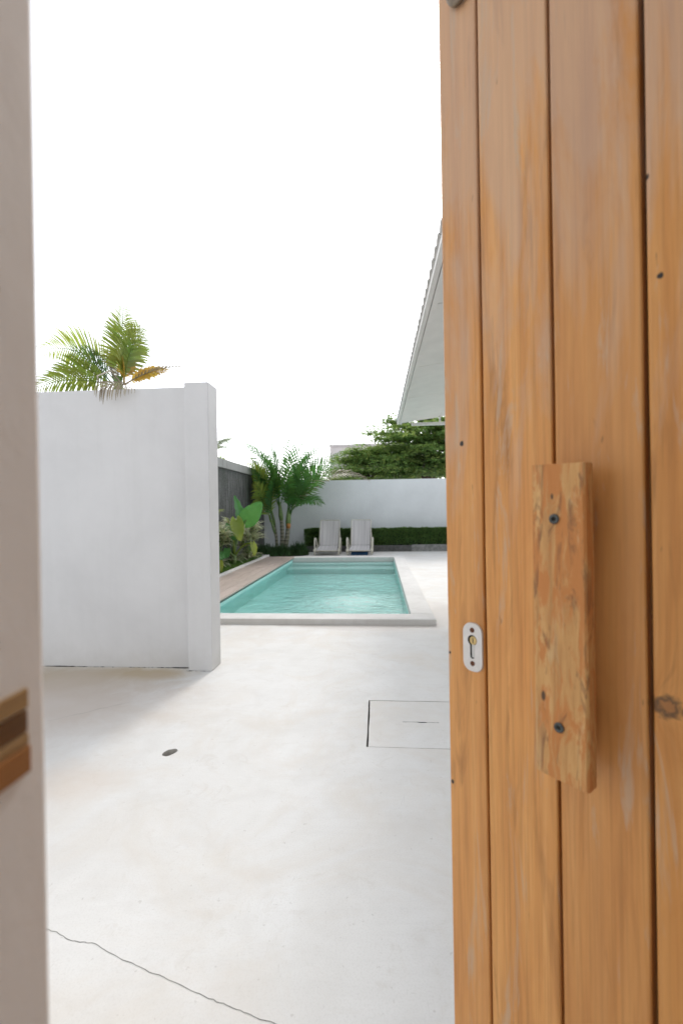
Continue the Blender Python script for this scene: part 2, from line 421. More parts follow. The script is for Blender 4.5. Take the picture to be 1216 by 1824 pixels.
# drain hole: a pit with grit
pit = empty('drain_hole', (-1.052, 2.262, 0)); tag(pit, 'small dark round hole in the white concrete floor', 'hole')
b = MB(); b.face([(x+1.052, y-2.262, -.034) for x, y in drain])
b.build('pit_floor', plain('pit_grit', (.15, .14, .11), .95, var=.5, scale=120), pit)
for i in range(9):
    a = random.random()*6.28; r = random.random()*.02; s = .004+.006*random.random()
    b = MB(); b.tube([(r*math.cos(a), r*math.sin(a), -.036), (r*math.cos(a)+s*.4, r*math.sin(a), -.034+s*.6), (r*math.cos(a)+s*.5, r*math.sin(a)+s*.2, -.033+s)], [s, s*1.1, s*.3], 6)
    b.build('pebble', plain('pebble', (.19+.1*random.random(), .18, .14), .9), pit)

# access cover
cv = empty('access_cover', (.2275, 2.655, 0)); tag(cv, 'flush square concrete access cover with a slit, beside the wooden door', 'manhole cover')
g = .005
outer = wob([(CVX0+.009, CVY0+g), (CVX1-g, CVY0+g), (CVX1-g, CVY1-g*1.2), (CVX0+.009, CVY1-g*1.2)], .003, 4)
slit = []
for sgn in (1, -1):
    for i in range(14):
        t = i/13 if sgn == 1 else 1-i/13
        x = .115+.20*t; wdt = .0015+.0035*max(0, noise.noise((x*20, sgn, 3)))+(.003 if .45 < t < .62 else 0)
        slit.append((x, 2.656+sgn*-wdt+.004*noise.noise((x*15, 0, 7))))
o = sheet_with_holes('cover_slab', [(x-.2275, y-2.655) for x, y in outer], [[(x-.2275, y-2.655) for x, y in slit]], -.001, (.03,), [FLOOR, GRIME], cv)
b = MB()   # slab edge
for i in range(len(outer)):
    p, q = outer[i], outer[(i+1) % len(outer)]
    b.face([(p[0]-.2275, p[1]-2.655, -.001), (p[0]-.2275, p[1]-2.655, -.045), (q[0]-.2275, q[1]-2.655, -.045), (q[0]-.2275, q[1]-2.655, -.001)])
b.build('slab_edge', KERB, cv)
b = MB(); b.face([(CVX0-.2275-.01, CVY0-2.665, -.048), (CVX1-.2175, CVY0-2.665, -.048), (CVX1-.2175, CVY1-2.645, -.048), (CVX0-.2375, CVY1-2.645, -.048)])
b.build('dirty_joint', GRIME, cv)

# ---- garden wall with its end pier (left)
gw = empty('garden_wall', (-1.33, 3.5, 0)); tag(gw, 'white rendered garden wall with a thicker end pier, left of the pool', 'wall')
b = MB(); b.box((-5.0, -.015, 0), (-.11, .125, 2.142)); b.build('wall_panel', PLASTER, gw, bevel=.006)
b = MB(); b.box((-.11+.002, -.078, 0), (.076, .118, 2.158)); b.build('end_pier', PLASTER, gw, bevel=.007)
b = MB()
for i in range(170):
    u = random.random()
    x = random.gauss(-1.13, .05) if u < .3 else (random.uniform(-.24, -.115) if u < .6 else random.uniform(-1.8, .07))
    s = .0015+.004*random.random()**2+(.002 if u < .6 else 0); y = -.0155 if x < -.11 else -.0785; l = s*(2+6*random.random())
    b.tube([(x-l, y, .0005), (x, y-s*.5, s*.45), (x+l*.6, y, .0005)], [s*.15, s*.6, s*.15], 5)
m = b.build('moss_line', GRIME, gw); tag(m, kind='stuff')

# ---- far white wall and the dark side wall
fw = empty('boundary_wall', (0, 13.7, 0)); tag(fw, 'cool white rendered boundary wall behind the loungers', 'wall')
b = MB(); b.box((-3.384, 0, 0), (9, .2, 2.03)); b.build('wall_panel', PLASTER_FAR, fw, bevel=.008)
dw = empty('side_wall', (-3.384, 9, 0)); tag(dw, 'dark weather-stained concrete wall behind the palms, grey cap on top', 'wall')
b = MB(); b.box((-.2, -4.9, 0), (0, 4.9, 2.12)); b.build('wall_panel', DARKWALL, dw, bevel=.008)
for i in range(5):
    y0 = -4.9+i*1.96; b = MB(); b.box((-.235, y0+.004, 2.122), (.035, y0+1.956, 2.32)); b.build('cap_block', CAPSTONE, dw, bevel=.01)

# ---- swimming pool
pool = empty('swimming_pool', (-.86, 8, 0)); tag(pool, 'turquoise rectangular swimming pool with pale raised concrete coping', 'swimming pool')
ZC = .058
def pbox(name, a, b_, mat, bev=.008, par=pool):
    o = Vector((-.86, 8, 0)); b = MB(); b.box(Vector(a)-o, Vector(b_)-o); return b.build(name, mat, par, bevel=bev)
pbox('front_coping', (-2.45, 4.86, -.6), (.565, 5.12, ZC), COPING)
pbox('right_coping', (.325, 5.123, -.6), (.563, 11.05, ZC), COPING)
pbox('far_coping', (-2.40, 11.053, -.6), (.565, 11.30, ZC), COPING)
pbox('left_basin_wall', (-2.30, 5.123, -.6), (-2.052, 11.05, ZC-.055), POOLTEAL, .004)
pbox('basin_floor', (-2.05, 5.12, -.62), (.325, 11.05, -.235), POOLTEAL, 0)
pbox('basin_lining', (.318, 5.122, -.235), (.3265, 11.03, -.03), POOLTEAL, 0)
pbox('shelf_step', (-2.05, 10.75, -.235), (.318, 11.05, -.062), POOLPALE, .008)
pbox('lower_step', (-2.05, 10.30, -.235), (.318, 10.747, -.12), POOLPALE, .008)
b = MB(); b.grid([[(-2.052+2.38*i/6, 5.115+5.93*j/12, -.04) for i in range(7)] for j in range(13)])
wt = b.build('pool_water', WATER, None, True); tag(wt, kind='structure')

# ---- deck boards along the left of the pool
dk = empty('pool_deck', (-2.37, 7.3, 0)); tag(dk, 'bleached pinkish timber deck strip along the left pool edge', 'deck')
ys = [3.75, 5.6, 8.2, 9.7, 11.25]
k = 0
for ci in range(4):
    x0 = -2.03-.172*(ci+1); ss = [3.75] + sorted(3.9+7.2*random.random() for _ in range(3)) + [11.27]
    for i in range(4):
        if ss[i+1]-ss[i] < .1: continue
        b = MB(); Lh = (ss[i+1]-ss[i]-.006)/2
        b.box((-.083, -.012, -Lh), (.083, .012, Lh)); o = b.build('deck_board', DECKM, dk, bevel=.003)
        o.rotation_euler = (rad(90), 0, 0); o.location = (x0+.086+2.37, (ss[i]+ss[i+1])/2-7.3, .048+.002*random.random())
b = MB(); b.box((-.345, -3.55, .0), (.28, 3.97, .028)); b.build('deck_joist_bed', GRIME, dk)

# ---- planting bed
bed = MB(); bed.grid([[(-3.384+.6*i/10, 3.9+7.5*j/60, .045+.03*noise.noise((i*.5, j*.3, 0))) for i in range(11)] for j in range(61)])
bo = bed.build('garden_soil', SOIL, None, True); tag(bo, kind='structure')
kb = empty('garden_kerb', (-2.74, 8, 0)); tag(kb, 'pale concrete kerb between the planting bed and timber deck', 'kerb')
for i, (a, c) in enumerate(((-4.1, -1.2), (-1.196, 1.1), (1.104, 3.42))):
    b = MB(); b.box((-.065, a, 0), (.02, c, .085)); b.build('kerb_stone', COPING, kb, bevel=.006)
b = MB(); b.box((-.64, 3.424, 0), (.02, 3.52, .085)); b.build('kerb_stone', COPING, kb, bevel=.006)

# ---- hedge planter kerb
hk = empty('hedge_kerb', (0, 13.1, 0)); tag(hk, 'low grey stone kerb at the foot of the clipped hedge', 'kerb')
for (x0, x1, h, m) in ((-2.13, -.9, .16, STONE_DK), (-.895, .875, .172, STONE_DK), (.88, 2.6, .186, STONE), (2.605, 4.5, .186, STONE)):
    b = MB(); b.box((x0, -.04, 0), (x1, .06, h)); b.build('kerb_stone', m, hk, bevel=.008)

# ================================================================== HOUSE ROOF (right)
house = empty('house', (1.5, 5, 0)); tag(house, 'white house eave with tiled edge jutting out from behind the door', 'house')
P = math.tan(rad(8)); EX, EZ = .30, 2.585; RY0, RY1 = 1.2, 7.93
def rp(x, y, dz=0): return (x-1.5+.005*(RY1-y), y-5, EZ+(x-EX)*P+dz)
roof = MB(); roof.box((0, 0, 0), (1, 1, 1))
roof.v = [rp(EX+.02, RY0, .035), rp(5.5, RY0, .035), rp(5.5, RY1, .035), rp(EX+.02, RY1, .035), rp(EX+.02, RY0, .050), rp(5.5, RY0, .050), rp(5.5, RY1, .050), rp(EX+.02, RY1, .050)]
ro = roof.build('roof', TRIM, house)
# soffit panels with joints (measured joints at y = 3.3, 4.8, 6.13)
seams = [RY0, 2.05, 3.32, 4.79, 6.13, RY1]
for i in range(5):
    for (xa, xb) in ((EX+.10, 1.0), (1.004, 3.0), (3.004, 5.45)):
        a, c = seams[i]+.004, seams[i+1]-.004; b = MB(); b.box((0, 0, 0), (1, 1, 1))
        b.v = [rp(xa, a, .012), rp(xb, a, .012), rp(xb, c, .012), rp(xa, c, .012), rp(xa, a, .033), rp(xb, a, .033), rp(xb, c, .033), rp(xa, c, .033)]
        b.build('soffit_panel', SOFFIT, ro)
for (xa, xb, z0, z1, m) in ((EX+.055, EX+.095, -.004, .033, SOFFIT), (EX+.015, EX+.050, .0, .033, SOFFIT)):
    b = MB(); b.box((0, 0, 0), (1, 1, 1))
    b.v = [rp(xa, RY0, z0), rp(xb, RY0, z0), rp(xb, RY1, z0), rp(xa, RY1, z0), rp(xa, RY0, z1), rp(xb, RY0, z1), rp(xb, RY1, z1), rp(xa, RY1, z1)]
    b.build('fascia_board', m, ro)
# barrel tiles along the eave
tb = MB(); rows = []
for (xx, dz) in ((0, 0), (.34, 0)):
    rows.append([(xx, -.06+.12*j/8, dz+.024*math.sin(math.pi*j/8)**.8) for j in range(9)])
for (xx, dz) in ((.34, 0), (0, 0)):
    rows.append([(xx, -.06+.12*j/8, dz-.012+.024*math.sin(math.pi*j/8)**.8) for j in range(9)])
rows.append(rows[0]); tb.grid(rows)
tile = tb.build('roof_tile', ROOFTILE, ro, True); ny = int((RY1-RY0)/.126)
for c in range(2):
    for i in range(ny+1):
        o = tile if (i == 0 and c == 0) else tile.copy()
        if o is not tile: COL.objects.link(o)
        x = EX+.004+c*.31; o.location = Vector(rp(x, RY1-.07-i*.126, 0.048+c*.012))+Vector((.008*noise.noise((i, c, 0)), 0, 0)); o.rotation_euler = (0, -rad(8)+rad(2), .02*noise.noise((i*2.2, c, 4)))
# tie beam, strut and walls that carry the roof
b = MB(); b.box((-.95, 2.83, 2.555), (3.9, 2.90, 2.60)); b.build('tie_beam', TRIM, house, bevel=.004)
b = MB(); b.box((-.50, 2.84, 2.603), (-.475, 2.87, 2.69)); b.build('strut', TRIM, house)
b = MB(); b.box((.9, -2.8, 0), (3.9, 2.2, 2.75)); b.build('wall', PLASTER, house, bevel=.01)

# ---- far building
fb = empty('far_building', (2, 26, 0)); tag(fb, 'flat-topped pinkish white building beyond the tree and the wall', 'building')
b = MB(); b.box((-4.66, 0, 0), (1.2, 5, 4.62)); b.build('wall', FARWALL, fb, bevel=.02)
b = MB(); b.box((-4.70, -.05, 4.623), (1.25, 5.05, 4.76)); b.build('parapet_cap', FARWALL, fb, bevel=.02)

# ================================================================== VEGETATION
def frond_into(b, base, az, el, L, droop, n=26, ll=.34, wd=.022, vlift=.35, mat=0, rmat=0, sag=.5, twist=0, start=.16, curl=0, rr=.008, forward=.75):
    base = Vector(base); N = 14; pts = []; p = base.copy(); step = L/N; tang = []
    for i in range(N+1):
        t = i/N; e = el-droop*(t**1.4); a = az+curl*t
        d = Vector((math.cos(a)*math.cos(e), math.sin(a)*math.cos(e), math.sin(e)))
        pts.append(p.copy()); tang.append(d); p = p+d*step
    b.tube(pts, [rr*(1-.8*i/N) for i in range(N+1)], 5, rmat)
    for k in range(n):
        t = start+(1-start)*(k+.5)/n; fi = t*N; i = min(int(fi), N-1); f = fi-i
        q = pts[i].lerp(pts[i+1], f); d = tang[i].lerp(tang[i+1], f).normalized()
        side0 = d.cross(Vector((0, 0, 1)))
        if side0.length < .05: side0 = Vector((-math.sin(az), math.cos(az), 0))
        side0.normalize(); nrm = side0.cross(d)
        if twist:
            R = Matrix.Rotation(twist, 3, d); side0 = R @ side0; nrm = R @ nrm
        prof = (.55+.45*math.sin(math.pi*min(1, (t-start)/(1-start)*1.15+.12)))*(1 if t < .8 else 1-.45*(t-.8)/.2)
        for sg in (-1, 1):
            l = ll*prof*(.88+.24*random.random()); jig = (random.random()-.5)*.22
            fw_ = forward*(.6+.9*t)
            dir1 = (side0*sg+d*(fw_+jig)+nrm*vlift*(.7+.6*random.random())).normalized()
            w_ = wd*prof; wv = (d-dir1*d.dot(dir1)).normalized()
            m1 = q+dir1*l*.5+Vector((0, 0, -sag*l*.10)); dir2 = (dir1+Vector((0, 0, -sag))).normalized()
            m2 = m1+dir2*l*.32; m3 = m2+(dir2+Vector((0, 0, -sag*.7))).normalized()*l*.2
            b.grid([[q-wv*w_*.25, q+wv*w_*.25], [m1-wv*w_*.5, m1+wv*w_*.5], [m2-wv*w_*.35, m2+wv*w_*.35], [m3-wv*.001, m3+wv*.001]], mat)

def frond(parent, mats, *a, **k):
    b = MB(); frond_into(b, *a, **k); return b.build('frond', mats, parent, True)

# ---- palm clump by the side wall
O = Vector((-2.72, 12.6, 0))
pc = empty('palm_clump', O); tag(pc, 'green multi-stemmed palm clump in the corner beside the loungers', 'palm tree')
stems = [((-2.66, 12.62), (-2.66, 12.66), 0.92, .055), ((-2.58, 12.52), (-2.44, 12.45), 0.76, .06), ((-2.80, 12.66), (-2.86, 12.7), 0.78, .038), ((-2.62, 12.7), (-2.48, 12.8), .70, .035), ((-2.74, 12.5), (-2.80, 12.45), .58, .03)]
tops = []
for (a, c, h, r) in stems:
    p0 = Vector((a[0], a[1], 0))-O; p1 = Vector((c[0], c[1], h))-O; b = MB(); pts = []; rs = []
    for i in range(25):
        t = i/24; pts.append(p0.lerp(p1, t)+Vector((.03*math.sin(t*3), .02*math.sin(t*2.2), 0))); rs.append(r*(1.18-.3*t)*(1+.06*((i % 2)*2-1)))
    b.tube(pts, rs, 10); b.build('trunk', STEM, pc, True)
    d = (pts[-1]-pts[-3]).normalized(); b = MB()
    b.tube([pts[-1]-d*.02, pts[-1]+d*.12, pts[-1]+d*.34, pts[-1]+d*.5], [r*.9, r*1.15, r*.8, r*.4], 10)
    b.build('crownshaft', SHAFT, pc, True); tops.append(pts[-1]+d*.42)
d = tops[1]-Vector((0, 0, .42)); b = MB(); b.tube([d+Vector((-.005, 0, -.06)), d+Vector((0, 0, .02)), d+Vector((.003, 0, .07))], [.05, .058, .05], 10); b.build('leaf_base', HUSK, pc, True)
# azimuth measured from +x; el = start elevation; the camera looks along +y
F = [ # stem, az, el, L, droop, leaflet, material, twist
 (0, 170, 86, 2.05, 1.75, .34, PALMG, .5), (0, 150, 86, 1.55, .35, .36, PALMG, .9), (0, 195, 74, 1.45, .45, .36, PALMG, -.9), (0, 10, 78, 1.75, .7, .34, PALMG, 1.0),
 (0, 268, 80, 1.45, .8, .34, PALMG, 1.2), (0, 215, 66, 1.3, .9, .34, PALMY, .8),
 (1, 10, 66, 1.75, .9, .36, PALMG, .9), (1, 70, 87, 1.95, .15, .24, PALMG, .2), (1, 30, 76, 1.85, .9, .30, PALMG, .8),
 (1, 345, 60, 1.5, .9, .36, PALMG, -.8), (1, 15, 60, 2.1, 1.9, .30, PALMD, .6), (1, 300, 76, 1.35, .7, .34, PALMG, .9), (1, 330, 44, .95, 1.5, .34, PALMG, .5),
 (2, 185, 64, 1.25, 1.2, .32, PALMY, .7), (2, 150, 68, 1.5, 1.1, .32, PALMG, .6), (2, 230, 78, 1.3, .6, .32, PALMY, -.8), (2, 120, 82, 1.6, .6, .32, PALMG, .4),
 (3, 30, 72, 1.55, .9, .32, PALMG, .6), (3, 350, 80, 1.45, .5, .32, PALMG, .9),
 (4, 215, 78, 1.15, .4, .34, PALMG, -.9), (4, 300, 80, 1.1, .6, .32, PALMG, .9), (4, 255, 70, 1.0, .9, .30, PALMY, .9), (0, 245, 74, 1.35, .6, .34, PALMG, -.6), (1, 275, 70, 1.25, .8, .34, PALMG, -.7), (1, 0, 78, 1.6, .6, .34, PALMG, -.3), (2, 200, 78, 1.35, .5, .32, PALMG, .3), (3, 310, 70, 1.2, .9, .34, PALMG, -.5)]
for (s, az, el, L, dr, ll, m, tw) in F:
    frond(pc, [m], tops[s]-Vector((0, 0, .12)), rad(az), rad(el), L*1.3, dr*.92, 24, ll*1.3, .055, .3, twist=tw, sag=.35, rr=.012, forward=.85)

# ---- young palm behind the garden wall (upper left)
O = Vector((-2.36, 4.15, 0))
yp = empty('young_palm', O); tag(yp, 'young palm with yellow and orange fronds showing over the left garden wall', 'palm tree')
b = MB(); b.tube([(0, 0, 0), (.01, .02, .9), (0, 0, 1.7), (0, 0, 2.12)], [.06, .05, .042, .03], 10); b.build('trunk', STEM, yp, True)
b = MB(); b.tube([(0, 0, 2.1), (0, 0, 2.3), (0, 0, 2.44)], [.045, .05, .025], 10); b.build('crownshaft', SHAFT, yp, True)
for (az, el, L, dr, ll, m, tw, n, x) in [
    (174, 50, 1.05, 1.1, .34, PALMY, 1.0, 32, 0), (176, 26, .78, .75, .28, PALMY, .7, 24, -.02), (195, 12, .80, .8, .24, PALMY, .6, 24, -.05), (165, 50, .7, .9, .26, PALMG, .9, 24, -.05),
    (84, 89, .86, .12, .26, PALMY, 1.0, 34, .03), (35, 82, .66, .35, .34, PALMY, -1.0, 28, .05), (60, 76, .74, .4, .30, PALMY, -.8, 26, .02),
    (100, 86, .52, 1.2, .14, PALMO, .9, 24, .05), (150, 88, .46, .9, .12, PALMO, .9, 22, .06), (8, 32, .48, .6, .13, PALMO, 1.0, 26, .06), (5, 30, .78, .8, .17, PALMD, .2, 18, .05),
    (140, 60, .7, .9, .26, PALMG, .5, 24, -.03), (120, 80, .66, 1.6, .15, PALMD, .2, 18, 0), (160, 74, .6, 1.3, .16, PALMD, .3, 16, -.02)]:
    frond(yp, [m], (x, 0, 2.36), rad(az), rad(el), L*.86, dr, n, ll*.88, .022, .25, twist=tw, sag=.35, rr=.007)
# dry frond that hangs over the top of the wall
frond(yp, [PALMD], (.24, -.70, 2.19), rad(4), rad(4), .30, .5, 17, .21, .013, -.35, sag=2.2, start=.0, rr=.006, forward=.15)
b = MB(); b.tube([(.04, 0, 2.36), (.10, -.30, 2.40), (.17, -.60, 2.27), (.24, -.70, 2.19)], [.008, .007, .006, .006], 6); b.build('leaf_stalk', PALMD, yp, True)
# second, farther palm left of it
O = Vector((-3.55, 5.2, 0))
yp2 = empty('young_palm', O); tag(yp2, 'hazy green palm fronds at the far left, low over the garden wall', 'palm tree')
b = MB(); b.tube([(0, 0, 0), (.02, 0, 1.2), (0, 0, 2.15)], [.06, .05, .035], 9); b.build('trunk', STEM, yp2, True)
for (az, el, L, dr, ll) in ((10, 40, .95, .9, .3), (60, 60, .8, .8, .28), (150, 50, .95, 1.0, .3), (200, 35, .95, 1.1, .3), (330, 45, .8, 1.1, .28), (95, 75, .7, .5, .26), (180, 15, 1.0, .9, .28)):
    frond(yp2, [PALMG], (0, 0, 2.1), rad(az), rad(el), L, dr, 24, ll, .02, .25, sag=.5, twist=.3)

# ---- palm frond plant peeping past the pier
O = Vector((-2.95, 7.6, .04))
sp = empty('feather_palm', O); tag(sp, 'yellow green palm fronds peeping out right beside the wall pier', 'palm')
b = MB(); b.tube([(-.12, 0, 0), (-.12, 0, .35), (-.1, 0, .62)], [.035, .03, .02], 8); b.build('trunk', STEM, sp, True)
for (az, el, L, dr, m) in ((350, 80, .85, 1.5, PALMY), (200, 70, .8, 1.1, PALMG), (150, 75, .8, .9, PALMG), (290, 72, .6, 1.4, PALMY), (30, 80, .8, 1.3, PALMY)):
    frond(sp, [m], (-.1, 0, .6), rad(az), rad(el), L, dr, 22, .24, .022, .2, sag=.8)

# ---- elephant-ear plant
def ear_leaf(parent, stalk, tip, nrm, width, mat, stem_pts, name='leaf'):
    stalk, tip, nrm = Vector(stalk), Vector(tip), Vector(nrm).normalized()
    ax = tip-stalk; L = ax.length; ax.normalize(); nrm = (nrm-ax*nrm.dot(ax)).normalized(); sd_ = ax.cross(nrm)
    rows = []; NR = 16
    for i in range(NR+1):
        t = i/NR; u = -.22+1.22*t        # lobes reach back behind the stalk
        wv = width*max(0.0, math.sin(math.pi*min(1, (t*.93+.05)))**.62)*(1-.35*t)*1.15
        row = []
        for j in range(9):
            s = (j-4)/4
            back = -.16*L*(abs(s)**1.2) if t < .35 else -.16*L*(abs(s)**1.2)*max(0, 1-(t-.35)/.65)
            notch = .16*L*(1-abs(s))*max(0, 1-t/.2)
            rip = .018*math.sin(t*26)*abs(s)**2+.02*math.sin(s*7+t*4)*abs(s)
            row.append(stalk+ax*(u*L+back*.5+notch)+sd_*(s*wv)+nrm*(.20*wv*abs(s)**1.3-.10*L*t*t+rip*.8-(.012 if j == 4 else 0)))
        rows.append(row)
    b = MB(); b.grid(rows); o = b.build(name, mat, parent, True)
    b = MB(); pts = [Vector(p) for p in stem_pts]+[stalk]
    sm = []
    for i in range(len(pts)-1):
        for k in range(5): sm.append(pts[i].lerp(pts[i+1], k/5))
    sm.append(pts[-1])
    for _ in range(3): sm = [sm[0]]+[(sm[i-1]+sm[i]*2+sm[i+1])/4 for i in range(1, len(sm)-1)]+[sm[-1]]
    b.tube(sm, [.02*(1-.5*i/len(sm)) for i in range(len(sm))], 7); b.build('leaf_stalk', PALMY if mat is ALOCY else SHAFT, o, True)
    return o
O = Vector((-2.98, 9.4, .05))
el = empty('elephant_ear', O); tag(el, 'elephant-ear plant with big green and yellow leaves by the dark wall', 'plant')
def W(x, y, z): return Vector((x, y, z))-O
b = MB(); b.tube([(0, 0, 0), (.03, 0, .12), (.05, -.02, .26)], [.045, .042, .03], 9); b.build('stem', SHAFT, el, True)
root = [(.04, -.01, .2)]
ear_leaf(el, W(-2.66, 9.3, 1.00), W(-2.33, 9.2, 1.34), (.35, -.75, .1), .20, ALOC, root+[W(-2.85, 9.35, .8)])
ear_leaf(el, W(-2.80, 9.35, 1.02), W(-2.86, 9.3, 1.50), (.85, -.5, .1), .13, ALOC, root+[W(-2.9, 9.35, .7)])
ear_leaf(el, W(-2.80, 9.1, .98), W(-2.72, 9.05, .60), (.2, -1, .15), .135, ALOCY, root+[W(-2.92, 9.25, .75), W(-2.85, 9.15, 1.0)])
ear_leaf(el, W(-2.98, 9.3, .88), W(-2.86, 9.15, .62), (0, -1, .5), .14, ALOC, root+[W(-3.0, 9.3, .7)])
ear_leaf(el, W(-2.52, 9.25, .52), W(-2.45, 9.15, .30), (.5, -.7, .4), .07, ALOCY, root+[W(-2.82, 9.35, .42), W(-2.66, 9.3, .54)])
ear_leaf(el, W(-3.05, 9.0, .40), W(-2.92, 8.85, .30), (.1, -.6, .9), .14, ALOC, root+[W(-3.02, 9.2, .4)])
O2 = Vector((-2.95, 8.35, .05))
el2 = empty('elephant_ear', O2); tag(el2, 'small low elephant-ear plant at the front of the planting bed', 'plant')
b = MB(); b.tube([(0, 0, 0), (0, 0, .09)], [.03, .02], 8); b.build('stem', SHAFT, el2, True)
ear_leaf(el2, (.03, 0, .34), (.17, -.12, .30), (.1, -.45, 1), .12, ALOC, [(0, 0, .08), (.01, 0, .25)])
ear_leaf(el2, (.02, -.02, .22), (.10, -.10, .02), (.3, -1, .3), .10, ALOCY, [(0, 0, .08), (0, -.01, .2)])
ear_leaf(el2, (-.06, .02, .3), (-.18, -.06, .24), (-.1, -.45, 1), .12, ALOC, [(0, 0, .08), (-.03, 0, .25)])

# ---- striped strap-leaf plants
def strap(name, loc, n, L, label, spread=1.0, lift=.0, stalks=0):
    r = empty(name, loc); tag(r, label, 'plant', 'striped strap-leaf plants in the bed'); 
    hubs = [(0, 0, .05)]
    for k in range(stalks):
        a = 6.28*k/stalks+random.random(); q = Vector((.13*math.cos(a), .13*math.sin(a), .30+.45*random.random()))
        b = MB(); b.tube([(0, 0, 0), q*.5+Vector((0, 0, .05)), q], [.016, .013, .01], 6); b.build('stem', SHAFT, r, True); hubs.append(tuple(q))
    b = MB()
    for i in range(n):
        h = Vector(random.choice(hubs)); az = random.random()*6.283; e = rad(35+50*random.random()); l = L*(.7+.5*random.random()); w_ = .017+.008*random.random()
        p = h.copy(); rows = []; NS = 7; dr = (1.2+1.0*random.random())*spread
        for k in range(NS+1):
            t = k/NS; ee = e-dr*t**1.3; d = Vector((math.cos(az)*math.cos(ee), math.sin(az)*math.cos(ee), math.sin(ee)))
            s_ = Vector((-math.sin(az), math.cos(az), 0)); ww = w_*(1.0-.85*t**2.2)*(.6+.4*min(1, t*5)); nn = s_.cross(d)
            rows.append([p-s_*ww+nn*ww*.35, p-s_*ww*.4, p+s_*ww*.4, p+s_*ww+nn*ww*.35]); p = p+d*l/NS
        b.grid(rows, 0, lambda i_, j_: 0 if j_ == 1 else 1)
    b.build('leaves', [STRAPG, STRAPC], r, True)
    return r
strap('strap_plant', (-3.08, 9.75, .05), 420, .36, 'striped strap-leaf shrub behind the elephant-ear stalks, nearest the pier', 1, 0, 9)
strap('strap_plant', (-2.92, 10.35, .05), 380, .38, 'striped strap-leaf shrub right of the yellow elephant-ear leaf', 1, 0, 8)
strap('strap_plant', (-3.15, 8.95, .05), 260, .34, 'striped strap-leaf shrub low at the pier edge', 1, 0, 6)

# ---- ground cover (uncountable) in the bed
def blades(name, mat, spots, hmin, hmax, kind='stuff', parent=None, wd=.006, splay=.6):
    b = MB()
    for (x, y, z) in spots:
        az = random.random()*6.283; h = hmin+(hmax-hmin)*random.random(); l = splay*h*random.random()
        d = Vector((math.cos(az)*l, math.sin(az)*l, 0)); s_ = Vector((-math.sin(az), math.cos(az), 0))*wd*(.6+.8*random.random()); p = Vector((x, y, z))
        b.grid([[p-s_, p+s_], [p+d*.4+Vector((0, 0, h*.65))-s_*.8, p+d*.4+Vector((0, 0, h*.65))+s_*.8], [p+d+Vector((0, 0, h))-s_*.05, p+d+Vector((0, 0, h))+s_*.05]])
    o = b.build(name, mat, parent); tag(o, kind=kind); return o
gc = blades('ground_cover', GRASSL, [(-3.36+.54*random.random(), 5+6.3*random.random(), .05) for _ in range(9000)], .03, .09)
tag(gc, 'low bright green ground cover filling the planting bed', 'ground cover')
# dark tufts under the palms: each a thing
for i, (x, y, r, h, lab) in enumerate(((-2.95, 12.1, .30, .34, 'dark grassy tuft left of the palm stems'), (-2.5, 11.95, .30, .30, 'dark grassy tuft in front of the palm stems'),
        (-2.12, 12.2, .27, .40, 'dark rounded tuft at the right foot of the palms'), (-3.2, 11.75, .25, .3, 'dark grassy tuft against the dark wall'), (-2.75, 11.7, .22, .22, 'small dark tuft at the end of the kerb'))):
    root_ = empty('grass_tuft', (x, y, 0)); tag(root_, lab, 'plant', 'dark tufts under the palms'); b = MB(); sp_ = []
    for k in range(800):
        a = random.random()*6.283; q = r*math.sqrt(random.random()); zz = (h*.62)*(1-(q/r)**2)*random.random()
        sp_.append((q*math.cos(a), q*math.sin(a), zz))
    blades('leaves', DARKTUFT, sp_, .08, .22, None, root_, .007, 1.1)
    b = MB(); b.tube([(0, 0, 0), (0, 0, h*.25), (0, 0, h*.5)], [r*.85, r*.7, r*.1], 12); b.build('root_mass', SOIL, root_, True)

